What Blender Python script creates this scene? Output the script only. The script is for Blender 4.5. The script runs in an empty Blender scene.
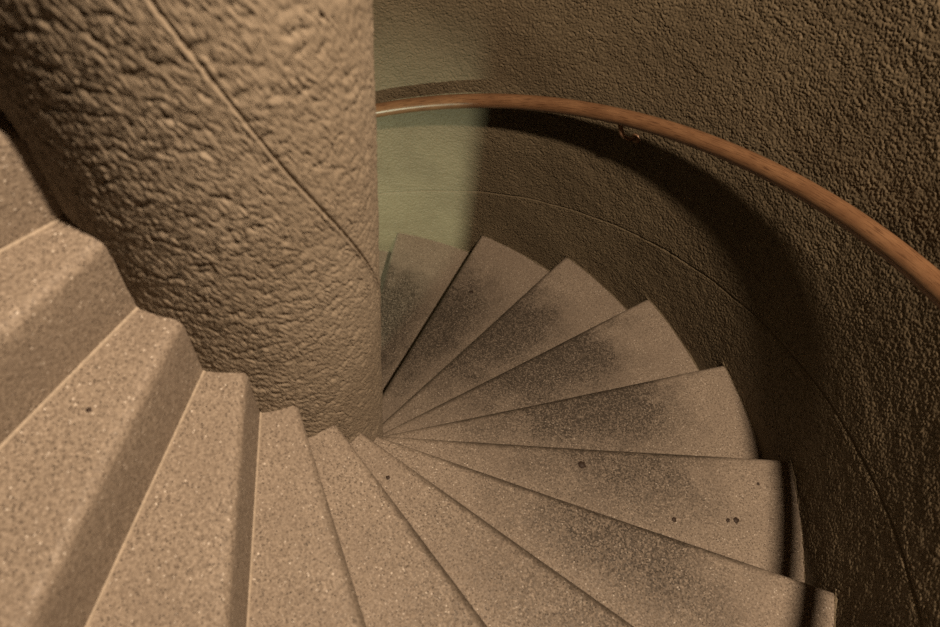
import bpy, math
import numpy as np
from mathutils import Matrix, Vector

# ------------------------------------------------------------------ camera, world, lights
S = 0.18                       # rise of one step (m)
R = 1.6421                     # radius of the outer wall
RN = 0.2785                    # radius of the central newel
DT = 0.288254                  # angle of one step (rad)
T0 = 1.423412                  # azimuth of the nosing of step 0
OFF = 0.0140                   # nosing lines pass this far from the axis
TURN = 2 * math.pi / DT * S    # rise of one full turn

scene = bpy.context.scene
col = scene.collection


def azimuth(k):
    return T0 - k * DT


cam_data = bpy.data.cameras.new('camera')
cam = bpy.data.objects.new('camera', cam_data)
col.objects.link(cam)
cam_data.sensor_width = 36.0
cam_data.sensor_fit = 'HORIZONTAL'
cam_data.lens = 708.94 / 940 * 36.0
cam_data.clip_start = 0.02
rot = Matrix.Rotation(-0.129426, 4, 'Z') @ Matrix.Rotation(0.598202, 4, 'X') @ Matrix.Rotation(0.163715, 4, 'Z')
cam.matrix_world = Matrix.Translation((0.371409, -0.94616, 3.040478)) @ rot
cam_data.dof.use_dof = True
cam_data.dof.focus_distance = 2.45
cam_data.dof.aperture_fstop = 3.2
scene.camera = cam

world = bpy.data.worlds.new('world')
scene.world = world
world.use_nodes = True
world.node_tree.nodes['Background'].inputs[0].default_value = (1.0, 0.8, 0.6, 1)
world.node_tree.nodes['Background'].inputs[1].default_value = 0.004

vs = scene.view_settings
vs.view_transform = 'Standard'
vs.look = 'None'
vs.gamma = 1.0
vs.use_curve_mapping = False
vs.exposure = -0.08
scene.cycles.use_denoising = False
scene.cycles.sample_clamp_indirect = 0.6
scene.cycles.sample_clamp_direct = 3.0
scene.cycles.caustics_reflective = False

# warm stair lamp high on the wall, under the flight above
la = bpy.data.lights.new('warm_lamp', 'SPOT')
la.energy = 930
la.spot_size = math.radians(86)
la.spot_blend = 0.55
la.color = (1.0, 0.76, 0.535)
la.shadow_soft_size = 0.085
lo = bpy.data.objects.new('warm_lamp', la)
col.objects.link(lo)
a = math.radians(-33)
lo.location = (1.54 * math.cos(a), 1.54 * math.sin(a), 4.75)
lo.rotation_euler = (Vector((0.66, 0.56, 0.7)) - Vector(lo.location)).to_track_quat('-Z', 'Y').to_euler()

# greenish tube lamp on the wall of the lower turn, behind the newel
lb = bpy.data.lights.new('tube_lamp', 'SPOT')
lb.spot_size = math.radians(76)
lb.spot_blend = 1.0
lb.shadow_soft_size = 0.06
lb.energy = 560
lb.color = (0.93, 1.0, 0.70)
lbo = bpy.data.objects.new('tube_lamp', lb)
col.objects.link(lbo)
a = math.radians(229)
lbo.location = (1.54 * math.cos(a), 1.54 * math.sin(a), 0.42)
tgt = Vector((R * math.cos(math.radians(85)), R * math.sin(math.radians(85)), -0.5))
lbo.rotation_euler = (tgt - Vector(lbo.location)).to_track_quat('-Z', 'Y').to_euler()


# ------------------------------------------------------------------ helpers
def perlin(x, y, seed):
    """2-D gradient noise on numpy arrays, about -1..1"""
    rng = np.random.default_rng(seed)
    perm = rng.permutation(4096)
    ang = rng.uniform(0, 2 * np.pi, 4096)
    gx, gy = np.cos(ang), np.sin(ang)
    xi = np.floor(x).astype(np.int64)
    yi = np.floor(y).astype(np.int64)
    xf, yf = x - xi, y - yi
    u = xf * xf * xf * (xf * (xf * 6 - 15) + 10)
    v = yf * yf * yf * (yf * (yf * 6 - 15) + 10)

    def g(ix, iy, dx, dy):
        h = perm[(perm[ix & 4095] + iy) & 4095]
        return gx[h] * dx + gy[h] * dy
    a0 = g(xi, yi, xf, yf)
    b0 = g(xi + 1, yi, xf - 1, yf)
    c0 = g(xi, yi + 1, xf, yf - 1)
    d0 = g(xi + 1, yi + 1, xf - 1, yf - 1)
    return 1.5 * ((a0 + u * (b0 - a0)) * (1 - v) + (c0 + u * (d0 - c0)) * v)


def grid_mesh(name, P, smooth=True, relief=None):
    """P: (rows, cols, 3) points -> quad grid mesh"""
    n, m = P.shape[:2]
    idx = np.arange(n * m).reshape(n, m)
    f = np.stack([idx[:-1, :-1], idx[:-1, 1:], idx[1:, 1:], idx[1:, :-1]], -1).reshape(-1, 4)
    me = bpy.data.meshes.new(name)
    me.vertices.add(n * m)
    me.vertices.foreach_set('co', P.reshape(-1).astype(np.float32))
    me.loops.add(f.size)
    me.loops.foreach_set('vertex_index', f.reshape(-1).astype(np.int32))
    me.polygons.add(len(f))
    me.polygons.foreach_set('loop_start', np.arange(0, f.size, 4, dtype=np.int32))
    me.polygons.foreach_set('use_smooth', np.full(len(f), smooth, dtype=bool))
    me.update(calc_edges=True)
    if relief is not None:
        at = me.attributes.new('relief', 'FLOAT', 'POINT')
        at.data.foreach_set('value', relief.reshape(-1).astype(np.float32))
    return me


def link(name, me, mat, parent=None):
    o = bpy.data.objects.new(name, me)
    col.objects.link(o)
    if mat is not None and len(me.materials) == 0:
        me.materials.append(mat)
    if parent is not None:
        o.parent = parent
    return o


def tag(o, label=None, cat=None, kind=None):
    if label:
        o['label'] = label
    if cat:
        o['category'] = cat
    if kind:
        o['kind'] = kind


def empty(name, label, cat):
    o = bpy.data.objects.new(name, None)
    o.empty_display_size = 0.1
    col.objects.link(o)
    tag(o, label, cat)
    return o


class NT:
    """small node-tree writer"""

    def __init__(self, name):
        self.mat = bpy.data.materials.new(name)
        self.mat.use_nodes = True
        self.t = self.mat.node_tree
        self.bsdf = self.t.nodes['Principled BSDF']

    def n(self, typ, ins=None, **kw):
        nd = self.t.nodes.new(typ)
        for k, v in kw.items():
            setattr(nd, k, v)
        for k, v in (ins or {}).items():
            s = nd.inputs[k]
            if isinstance(v, bpy.types.NodeSocket):
                self.t.links.new(v, s)
            else:
                s.default_value = v
        return nd

    def to(self, sock, name):
        self.t.links.new(sock, self.bsdf.inputs[name])

    def math(self, op, a, b=0.0, c=None):
        ins = {0: a, 1: b}
        if c is not None:
            ins[2] = c
        return self.n('ShaderNodeMath', ins, operation=op).outputs[0]

    def rng(self, v, a, b, c=0.0, d=1.0, smooth=True):
        return self.n('ShaderNodeMapRange', {'Value': v, 'From Min': a, 'From Max': b, 'To Min': c, 'To Max': d},
                      interpolation_type='SMOOTHSTEP' if smooth else 'LINEAR').outputs[0]

    def mix(self, f, a, b, blend='MIX'):
        nd = self.n('ShaderNodeMix', {'Factor': f, 'A': a, 'B': b} if False else None, data_type='RGBA', blend_type=blend)
        for s, v in ((nd.inputs[0], f), (nd.inputs[6], a), (nd.inputs[7], b)):
            if isinstance(v, bpy.types.NodeSocket):
                self.t.links.new(v, s)
            else:
                s.default_value = v
        return nd.outputs[2]


# ------------------------------------------------------------------ materials
def plaster(name, c1, c2, grit, scale):
    m = NT(name)
    tc = m.n('ShaderNodeTexCoord').outputs['Object']
    big = m.n('ShaderNodeTexNoise', {'Vector': tc, 'Scale': 3.0, 'Detail': 4.0}).outputs[0]
    f = m.rng(big, 0.35, 0.65)
    m.to(m.mix(f, c1, c2), 'Base Color')
    fine = m.n('ShaderNodeTexNoise', {'Vector': tc, 'Scale': 260.0, 'Detail': 3.0, 'Roughness': 0.6}).outputs[0]
    # where the shell is meshed coarsely (far from the landing) the same hammered relief comes as bump
    nz = m.n('ShaderNodeTexNoise', {'Vector': tc, 'Scale': scale, 'Detail': 2.5, 'Roughness': 0.55, 'Distortion': 0.5}).outputs[0]
    ridge = m.rng(m.math('ABSOLUTE', m.math('SUBTRACT', nz, 0.5)), 0.0, 0.11)
    meshed = m.n('ShaderNodeAttribute', attribute_type='GEOMETRY', attribute_name='relief').outputs['Fac']
    hh = m.math('MULTIPLY', m.math('ADD', ridge, nz), m.math('SUBTRACT', 1.0, meshed))
    b0 = m.n('ShaderNodeBump', {'Height': hh, 'Strength': 1.0, 'Distance': 0.0020})
    b = m.n('ShaderNodeBump', {'Height': fine, 'Strength': grit, 'Distance': 0.0012, 'Normal': b0.outputs[0]})
    m.to(b.outputs[0], 'Normal')
    m.bsdf.inputs['Roughness'].default_value = 0.62
    m.bsdf.inputs['Specular IOR Level'].default_value = 0.35
    return m.mat


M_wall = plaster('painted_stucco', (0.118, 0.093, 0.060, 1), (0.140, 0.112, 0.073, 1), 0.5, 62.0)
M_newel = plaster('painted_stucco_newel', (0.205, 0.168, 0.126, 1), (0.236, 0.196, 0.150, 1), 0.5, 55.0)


def terrazzo():
    m = NT('washed_terrazzo')
    tc = m.n('ShaderNodeTexCoord').outputs['Object']
    rnd = m.n('ShaderNodeObjectInfo').outputs['Random']
    off = m.n('ShaderNodeCombineXYZ', {0: m.math('MULTIPLY', rnd, 37.0), 1: m.math('MULTIPLY', rnd, 91.0), 2: 0.0}).outputs[0]
    pos = m.n('ShaderNodeVectorMath', {0: tc, 1: off}, operation='ADD').outputs[0]
    # aggregate
    vor = m.n('ShaderNodeTexVoronoi', {'Vector': pos, 'Scale': 230.0, 'Randomness': 1.0})
    sep = m.n('ShaderNodeSeparateColor', {0: vor.outputs['Color']})
    chips = m.n('ShaderNodeValToRGB', {0: sep.outputs[0]})
    cr = chips.color_ramp
    cr.interpolation = 'CONSTANT'
    stops = [(0.0, (0.045, 0.035, 0.027)), (0.16, (0.141, 0.113, 0.088)), (0.38, (0.218, 0.177, 0.140)),
             (0.62, (0.275, 0.228, 0.184)), (0.86, (0.320, 0.269, 0.220)), (0.972, (0.538, 0.486, 0.426))]
    cr.elements[0].position = stops[0][0]
    cr.elements[0].color = (*stops[0][1], 1)
    cr.elements[1].position = stops[1][0]
    cr.elements[1].color = (*stops[1][1], 1)
    for p, c in stops[2:]:
        e = cr.elements.new(p)
        e.color = (*c, 1)
    paste = m.n('ShaderNodeTexNoise', {'Vector': pos, 'Scale': 420.0, 'Detail': 2.0}).outputs[0]
    base = m.mix(m.rng(vor.outputs['Distance'], 0.38, 0.55), chips.outputs[0], (0.230, 0.189, 0.149, 1))
    base = m.mix(m.rng(paste, 0.4, 0.75, 0.0, 0.35), base, (0.154, 0.125, 0.097, 1))
    mot = m.n('ShaderNodeTexNoise', {'Vector': pos, 'Scale': 150.0, 'Detail': 3.0, 'Roughness': 0.7}).outputs[0]
    base = m.mix(m.rng(mot, 0.44, 0.62, 0.0, 0.62), base, (0.102, 0.079, 0.060, 1))
    base = m.mix(m.rng(mot, 0.42, 0.30, 0.0, 0.55), base, (0.346, 0.288, 0.233, 1))
    big = m.n('ShaderNodeTexNoise', {'Vector': pos, 'Scale': 5.0, 'Detail': 4.0}).outputs[0]
    base = m.mix(m.rng(big, 0.35, 0.7, 0.0, 0.35), base, (0.154, 0.122, 0.096, 1))
    # trodden grime: along the walking line, from the nosing back over the tread
    sx = m.n('ShaderNodeSeparateXYZ', {0: tc})
    x, y, z = sx.outputs
    rad = m.math('SQRT', m.math('ADD', m.math('MULTIPLY', x, x), m.math('MULTIPLY', y, y)))
    ang = m.math('ARCTAN2', y, x)                       # 0 at the nosing, negative to the back
    wob = m.n('ShaderNodeTexNoise', {'Vector': pos, 'Scale': 7.0, 'Detail': 5.0, 'Roughness': 0.65}).outputs[0]
    wv = m.math('MULTIPLY', m.math('SUBTRACT', wob, 0.5), 0.55)
    rw = m.math('ADD', rad, wv)
    aw = m.math('ADD', ang, m.math('MULTIPLY', wv, 0.30))
    band = m.math('MULTIPLY', m.rng(rw, 0.30, 1.05), m.rng(rw, 1.56, 1.16))
    front = m.rng(aw, -0.33, -0.06)
    g = m.math('MULTIPLY', band, front)
    g = m.math('MULTIPLY', g, m.rng(sep.outputs[2], 0.10, 0.95, 1.30, 0.35, smooth=False))
    grime = m.n('ShaderNodeAttribute', attribute_type='OBJECT', attribute_name='grime').outputs['Fac']
    g = m.math('MULTIPLY', g, grime)
    flat = m.rng(z, -0.03, -0.004)
    g = m.math('MULTIPLY', g, flat)
    # dirt rubbed into the rounded nosing
    ed = m.n('ShaderNodeAttribute', attribute_type='OBJECT', attribute_name='edge_dirt').outputs['Fac']
    en = m.n('ShaderNodeTexNoise', {'Vector': pos, 'Scale': 24.0, 'Detail': 5.0, 'Roughness': 0.7}).outputs[0]
    yw = m.math('ADD', y, m.math('MULTIPLY', m.math('SUBTRACT', en, 0.5), 0.03))
    e = m.math('MULTIPLY', m.rng(yw, OFF - 0.026, OFF - 0.004), m.rng(rad, 0.34, 0.62))
    e = m.math('MULTIPLY', e, m.rng(rad, 1.55, 1.30))
    base = m.mix(m.math('MULTIPLY', m.math('MULTIPLY', e, ed), 0.85), base, (0.040, 0.031, 0.022, 1))
    base = m.mix(m.math('MINIMUM', m.math('MULTIPLY', g, 1.05), 0.93), base, (0.022, 0.017, 0.012, 1))
    m.to(base, 'Base Color')
    m.to(m.math('SUBTRACT', 0.85, m.math('MULTIPLY', sep.outputs[1], 0.30)), 'Roughness')
    h = m.math('ADD', m.math('MULTIPLY', vor.outputs['Distance'], 0.6), paste)
    bp = m.n('ShaderNodeBump', {'Height': h, 'Strength': 0.25, 'Distance': 0.0008})
    m.to(bp.outputs[0], 'Normal')
    m.bsdf.inputs['Specular IOR Level'].default_value = 0.3
    return m.mat


M_step = terrazzo()


def simple(name, c, rough, spec=0.4, metal=0.0, scale=120.0, var=0.25):
    m = NT(name)
    tc = m.n('ShaderNodeTexCoord').outputs['Object']
    nz = m.n('ShaderNodeTexNoise', {'Vector': tc, 'Scale': scale, 'Detail': 4.0}).outputs[0]
    d = tuple(v * (1 - var) for v in c)
    m.to(m.mix(m.rng(nz, 0.3, 0.7), (*c, 1), (*d, 1)), 'Base Color')
    m.bsdf.inputs['Roughness'].default_value = rough
    m.bsdf.inputs['Specular IOR Level'].default_value = spec
    m.bsdf.inputs['Metallic'].default_value = metal
    return m.mat


M_mortar = simple('pale_mortar', (0.307, 0.256, 0.200), 0.8)
M_gum = simple('dark_stain', (0.03, 0.018, 0.012), 0.7)
M_iron = simple('bronzed_iron', (0.26, 0.15, 0.09), 0.4, 0.5, 0.3)
M_concrete = simple('concrete', (0.17, 0.15, 0.12), 0.85, scale=8)


def wood():
    m = NT('varnished_wood')
    uv = m.n('ShaderNodeUVMap').outputs[0]
    mp = m.n('ShaderNodeMapping', {'Vector': uv, 'Scale': (9.0, 4.0, 1.0)}).outputs[0]
    g1 = m.n('ShaderNodeTexNoise', {'Vector': mp, 'Scale': 1.0, 'Detail': 6.0, 'Roughness': 0.6}).outputs[0]
    mp2 = m.n('ShaderNodeMapping', {'Vector': uv, 'Scale': (16.0, 60.0, 1.0)}).outputs[0]
    g2 = m.n('ShaderNodeTexNoise', {'Vector': mp2, 'Scale': 1.0, 'Detail': 3.0}).outputs[0]
    c = m.mix(m.rng(g1, 0.3, 0.7), (0.205, 0.112, 0.058, 1), (0.145, 0.075, 0.038, 1))
    c = m.mix(m.rng(g2, 0.50, 0.66, 0.0, 0.85), c, (0.075, 0.036, 0.018, 1))
    m.to(c, 'Base Color')
    m.bsdf.inputs['Roughness'].default_value = 0.36
    m.bsdf.inputs['Specular IOR Level'].default_value = 0.5
    bp = m.n('ShaderNodeBump', {'Height': g2, 'Strength': 0.15, 'Distance': 0.001})
    m.to(bp.outputs[0], 'Normal')
    return m.mat


M_wood = wood()

# ------------------------------------------------------------------ stucco shells (wall and newel)
K_LO, K_HI = -12.0, 33.0


def spaced(lo, hi, spans, coarse):
    """sorted coordinates: fine spacing inside spans [(a, b, step)], coarse outside"""
    xs = [np.arange(lo, hi, coarse), np.array([hi])]
    for a_, b_, s_ in spans:
        xs = [x[(x < a_) | (x > b_)] for x in xs] + [np.linspace(a_, b_, int(round((b_ - a_) / s_)) + 1)]
    return np.unique(np.round(np.concatenate(xs), 6))


def stucco(u, z, scale, seed, holes):
    """hammered, pitted plaster relief (about -1..1); u = arc length, z = height"""
    x, y = u / scale, z / scale
    wx = perlin(x * 0.6, y * 0.6, seed + 1) * 0.55
    wy = perlin(x * 0.6, y * 0.6, seed + 2) * 0.55
    n1 = perlin(x + wx, y + wy, seed + 3)
    n2 = perlin(x * 1.9 + wy, y * 1.9 + wx, seed + 4)
    n3 = perlin(x * 3.7, y * 3.7, seed + 5)
    pit = np.abs(n1 + 0.35 * n2)
    ridged = np.minimum(pit / 0.22, 1.0) ** 0.8              # 0 in the creases, 1 on the lumps
    big = perlin(x * 0.22, y * 0.22, seed + 6)
    hole = np.clip((perlin(x * 0.55 + wx, y * 0.95 + wy, seed + 7) - 0.22) / 0.35, 0, 1)
    return 0.75 * ridged * (0.75 + 0.4 * big) + 0.32 * n2 + 0.24 * n3 - holes * hole - 0.4


def shell(radius, inward, ks, vs_, scale, amp, seed, groove, gw, gd, big_amp, span_k, span_v):
    Kg, Vg = np.meshgrid(ks, vs_)
    th = T0 - Kg * DT
    z = Kg * S + Vg
    n = stucco(th * radius, z, scale, seed, 0.3 if inward else 0.55)
    w = perlin(th * radius / 0.25, z / 0.25, seed + 9)
    ek = np.minimum(Kg - span_k[0], span_k[1] - Kg) * DT * radius      # metres inside the finely meshed patch
    ev = np.minimum(Vg - span_v[0], span_v[1] - Vg)
    rel = np.clip(np.minimum(ek, ev) / 0.06, 0, 1)
    d = amp * n * rel + big_amp * w
    if not inward:
        groove = groove + 0.04 * np.clip((Kg - 8.0) / 1.43, 0, 2.0) ** 1.2
    gl = Vg - groove - 0.006 * perlin(th * radius / 0.18, 0 * z, seed + 11)
    gr = np.exp(-(gl / gw) ** 2)
    d = d * (1 - 0.6 * np.exp(-(gl / (gw * 1.8)) ** 2)) - gd * gr + (0.0 if inward else 0.3) * gd * np.exp(-((gl + 2.2 * gw) / (1.4 * gw)) ** 2)
    rr = radius - d if inward else radius + d
    return np.stack([rr * np.cos(th), rr * np.sin(th), z], -1), rel


V0 = -0.62
kw = spaced(K_LO, K_HI, [(-2.0, 7.2, 0.0032 / (R * DT))], 0.3)
vw = spaced(V0, V0 + TURN, [(-0.12, 0.295, 0.0032), (0.295, 0.350, 0.0018), (0.350, 1.75, 0.0032)], 0.15)
Pw, relw = shell(R, True, kw, vw, 0.0125, 0.0058, 11, 0.322, 0.0042, 0.006, 0.003, (-2.0, 7.2), (-0.12, 1.75))
me = grid_mesh('wall_outer', Pw[:, ::-1], relief=relw[:, ::-1])
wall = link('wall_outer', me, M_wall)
tag(wall, kind='structure')

kn = spaced(K_LO, K_HI, [(3.0, 15.0, 0.0022 / (RN * DT))], 0.3)
vn = spaced(V0, V0 + TURN, [(-0.26, 1.65, 0.0023)], 0.15)
Pn, reln = shell(RN, False, kn, vn, 0.0142, 0.0050, 47, 0.846, 0.0060, 0.0055, 0.002, (3.0, 15.0), (-0.26, 1.65))
me = grid_mesh('newel_column', Pn, relief=reln)
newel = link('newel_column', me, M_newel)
tag(newel, 'thick round beige column of rough plaster at the centre of the spiral stairs', 'column')


def disc(name, z, r, flip):
    n = 96
    v = [(r * math.cos(2 * math.pi * i / n), r * math.sin(2 * math.pi * i / n), z) for i in range(n)]
    v += [(x, y, z - 0.2) for x, y, _ in v]
    f = [tuple(range(n)), tuple(range(2 * n - 1, n - 1, -1))]
    f += [(i, n + i, n + (i + 1) % n, (i + 1) % n) for i in range(n)]
    m_ = bpy.data.meshes.new(name)
    m_.from_pydata(v, [], f)
    o = link(name, m_, M_concrete)
    tag(o, kind='structure')


disc('floor', K_LO * S - 0.0, R + 0.1, False)
disc('ceiling', K_HI * S + 2.6, R + 0.1, True)

# ------------------------------------------------------------------ the stairs
stairs = empty('spiral_staircase', 'speckled stone spiral stairs with wedge shaped treads winding down round the column', 'staircase')
stairs.location = (0, 0, K_LO * S)

RI, RO = RN - 0.010, R + 0.012
NR = 40
radii = np.linspace(RI, RO, NR)
SOF = 0.07


def step_mesh(seed):
    """one wedge-shaped step; nosing along local +x, uphill = clockwise, top at z = 0"""
    rn = 0.021
    prof = []
    for t in np.linspace(1.0, 0.0, 9):
        prof.append(('a', -t, 0.0))                        # top, from the back to the nosing curve
    prof = prof[:-1]
    for q in np.linspace(0, math.pi / 2, 6):
        prof.append(('s', -rn + rn * math.sin(q), -rn + rn * math.cos(q)))
    for zz in np.linspace(-rn, -S + 0.0, 6)[1:]:
        prof.append(('s', 0.0, zz))
    prof.append(('s', 0.0, -S - SOF))
    prof.append(('a', -0.5, -S / 2 - SOF))
    prof.append(('a', -1.0, -SOF))
    m_ = len(prof)
    P = np.zeros((m_, NR, 3))
    ph0 = np.arcsin(np.clip(OFF / radii, -1, 1))
    for i, (kind, a_, z_) in enumerate(prof):
        if kind == 's':
            ph = ph0 + a_ / radii
        else:
            back = ph0 - DT - 0.012 / radii
            fr = ph0 - rn / radii
            ph = fr + (back - fr) * (-a_)
        P[i, :, 0] = radii * np.cos(ph)
        P[i, :, 1] = radii * np.sin(ph)
        P[i, :, 2] = z_
    top = np.array([max(0.0, 1 - abs(z_) / 0.05) for _, _, z_ in prof])[:, None]
    nz = perlin(P[..., 0] / 0.17 + seed * 7.3, P[..., 1] / 0.17, 200 + seed)
    n2 = perlin(P[..., 0] / 0.03 + seed * 3.1, P[..., 1] / 0.03, 300 + seed)
    worn = np.exp(-((radii - 0.95) / 0.35) ** 2)[None, :]
    nose = np.array([math.exp(-((a_ if k_ == 's' else a_ * 0.3) / 0.05) ** 2) if z_ > -0.02 else 0.0 for k_, a_, z_ in prof])[:, None]
    P[..., 2] += top * (0.0014 * nz + 0.0004 * n2) - 0.004 * worn * nose
    # close the loop
    P = np.concatenate([P, P[:1]], 0)
    m = grid_mesh('step', P[::-1])
    return m


def mortar_mesh():
    """thin bead of pale mortar in the corner between the riser foot and the tread below"""
    rs = np.linspace(RI, RO, 24)
    ph0 = np.arcsin(np.clip(OFF / rs, -1, 1))
    prof = [(-0.002, -S + 0.0042), (0.0022, -S + 0.0030), (0.0042, -S + 0.0006), (0.0040, -S - 0.004), (-0.002, -S - 0.004), (-0.002, -S + 0.0042)]
    P = np.zeros((len(prof), len(rs), 3))
    for i, (s_, z_) in enumerate(prof):
        ph = ph0 + s_ / rs
        P[i, :, 0] = rs * np.cos(ph)
        P[i, :, 1] = rs * np.sin(ph)
        P[i, :, 2] = z_
    return grid_mesh('mortar_joint', P[::-1])


def bead_mesh(seed):
    """uneven bead of plaster where the tread runs into the wall"""
    ph = np.linspace(0.012, -DT - 0.004, 60)
    n_ = perlin(ph * R / 0.02, 0 * ph + seed, 400 + seed)
    w_ = np.clip(0.0050 + 0.0035 * n_, 0.001, 0.01)
    P = np.zeros((5, 60, 3))
    for i, (a_, b_) in enumerate([(0.02, 1.1), (-0.25, 0.85), (-0.8, 0.35), (-1.0, -0.6), (0.02, -0.6)]):
        rr = R + 0.004 + a_ * (w_ + 0.004) if a_ < 0 else R + 0.012 + 0 * w_
        P[i, :, 0] = rr * np.cos(ph)
        P[i, :, 1] = rr * np.sin(ph)
        P[i, :, 2] = b_ * w_
    return grid_mesh('plaster_bead', P)


bead_meshes = [bead_mesh(q) for q in range(5)]
for b_ in bead_meshes:
    b_.materials.append(M_wall)
mm = mortar_mesh()
mm.materials.append(M_mortar)
steps = {}
GRIME = {0: 1.0, 1: 1.0, 2: 1.0, 3: 1.0, 4: 0.95, 5: 0.68, 6: 0.72, 7: 0.55, 8: 0.4, 9: 0.25}   # how dirty each tread is
for k in range(int(K_LO), int(K_HI)):
    o = link('step', step_mesh(k + 20), M_step, stairs)
    o.location = (0, 0, k * S - K_LO * S)
    o.rotation_euler = (0, 0, azimuth(k))
    steps[k] = o
    o['edge_dirt'] = 0.45 if k < 3 else (0.85 if k < 9 else (0.5 if k == 9 else 0.1))
    o['grime'] = GRIME.get(k, 1.0 if k < 0 else 0.2)
    j = link('mortar_joint', mm, None, o)
    tag(j, 'thin pale mortar line along the foot of the riser')
    link('plaster_bead', bead_meshes[k % 5], None, o)


# small dark stains trodden into the treads
def stain(k, rad, deg, size, seed):
    n = 14
    rg = np.random.default_rng(seed)
    ph = math.radians(deg)
    cx, cy = rad * math.cos(ph), rad * math.sin(ph)
    v = [(cx, cy, 0.0022)]
    for q in range(n):
        rr = size * rg.uniform(0.75, 1.2)
        v.append((cx + rr * math.cos(2 * math.pi * q / n), cy + rr * math.sin(2 * math.pi * q / n), 0.0012))
    for q in range(n):
        v.append((v[q + 1][0], v[q + 1][1], -0.004))
    f = [(0, 1 + q, 1 + (q + 1) % n) for q in range(n)]
    f += [(1 + q, 1 + n + q, 1 + n + (q + 1) % n, 1 + (q + 1) % n) for q in range(n)]
    m_ = bpy.data.meshes.new('stain')
    m_.from_pydata(v, [], f)
    for p_ in m_.polygons:
        p_.use_smooth = True
    o = link('stain', m_, M_gum, steps[k])
    tag(o, 'small dark brown spot stuck to the tread')


for i, s_ in enumerate([(5, 0.931, -3.1, 0.013), (5, 1.428, -8.3, 0.010), (5, 1.402, -8.5, 0.007), (5, 1.514, -3.05, 0.005),
                        (5, 1.230, -10.0, 0.008), (1, 1.28, -4.4, 0.010), (11, 0.473, -6.5, 0.0045), (7, 0.418, -6.6, 0.006)]):
    stain(*s_, 900 + i)

# ------------------------------------------------------------------ the handrail
RAIL_R = R - 0.090
RAIL_H = 0.948
RAIL_T = 0.030
rail_root = empty('handrail', 'round varnished wooden handrail curving down the rough plaster wall on iron brackets', 'handrail')
rail_root.location = (0, 0, K_LO * S)


def sweep(pts, rad, n, closed_ends=True):
    """tube along points; returns verts, faces, (u, v) per vert"""
    pts = [Vector(p) for p in pts]
    V, F, UV = [], [], []
    L = 0.0
    rads = rad if isinstance(rad, (list, tuple)) else [rad] * len(pts)
    for i, p in enumerate(pts):
        a_ = pts[max(i - 1, 0)]
        b_ = pts[min(i + 1, len(pts) - 1)]
        t = (b_ - a_).normalized()
        up = Vector((0, 0, 1)) if abs(t.z) < 0.9 else Vector((math.cos(0.3), math.sin(0.3), 0))
        s_ = t.cross(up).normalized()
        w = s_.cross(t).normalized()
        if i:
            L += (p - pts[i - 1]).length
        for q in range(n):
            an = 2 * math.pi * q / n
            V.append(p + rads[i] * (math.cos(an) * s_ + math.sin(an) * w))
            UV.append((L, q / n))
    for i in range(len(pts) - 1):
        for q in range(n):
            F.append((i * n + q, i * n + (q + 1) % n, (i + 1) * n + (q + 1) % n, (i + 1) * n + q))
    if closed_ends:
        F.append(tuple(range(n - 1, -1, -1)))
        F.append(tuple(range((len(pts) - 1) * n, len(pts) * n)))
    return V, F, UV


def rail_pt(k, dr=0.0, dz=0.0):
    th = azimuth(k)
    return Vector(((RAIL_R + dr) * math.cos(th), (RAIL_R + dr) * math.sin(th), k * S + RAIL_H + dz))


base_z = Vector((0, 0, K_LO * S))
V, F, UV = sweep([rail_pt(k) - base_z for k in np.arange(-9.0, 30.0, 0.05)], RAIL_T, 28)
m_ = bpy.data.meshes.new('rail')
m_.from_pydata(V, [], F)
uvl = m_.uv_layers.new(name='UVMap')
for p_ in m_.polygons:
    p_.use_smooth = True
    if len(p_.vertices) == 4:
        qs = [v_ % 28 for v_ in p_.vertices]
        wrap = 27 in qs and 0 in qs
        for li, v_ in zip(p_.loop_indices, p_.vertices):
            u_, t_ = UV[v_]
            if wrap and v_ % 28 == 0:
                t_ += 1.0
            uvl.data[li].uv = (u_, t_)
link('rail', m_, M_wood, rail_root)


def bracket(k):
    root_p = rail_pt(k) - base_z
    th = azimuth(k)
    er = Vector((math.cos(th), math.sin(th), 0))
    # arm: peg under the rail, then a bend out to the wall
    tg = Vector((math.sin(th), -math.cos(th), 0))
    sl = math.atan2(S, RAIL_R * DT)
    dn = tg * math.sin(sl) - Vector((0, 0, math.cos(sl)))     # square to the sloping rail
    prof = [(0.000, 0.022), (0.000, 0.045), (0.004, 0.066), (0.016, 0.088), (0.034, 0.104),
            (0.054, 0.118), (R - RAIL_R + 0.006, 0.135)]
    pts = [root_p + er * a_ + dn * z_ for a_, z_ in prof]
    V, F, _ = sweep(pts, [0.010, 0.010, 0.010, 0.009, 0.0085, 0.0085, 0.0085], 12)
    b = bpy.data.meshes.new('bracket')
    b.from_pydata(V, [], F)
    for p_ in b.polygons:
        p_.use_smooth = True
    o = link('bracket', b, M_iron, rail_root)
    tag(o, 'short bronzed iron bracket bent from the rail to the wall')
    pl = pts[-1]
    V, F, _ = sweep([pl - er * 0.014, pl - er * 0.010, pl - er * 0.002, pl + er * 0.008], [0.012, 0.018, 0.022, 0.022], 20)
    r_ = bpy.data.meshes.new('wall_plate')
    r_.from_pydata(V, [], F)
    for p_ in r_.polygons:
        p_.use_smooth = len(p_.vertices) == 4
    link('wall_plate', r_, M_iron, o)


for k in np.arange(2.135 - 9.0, 29.0, 4.5):
    bracket(float(k))
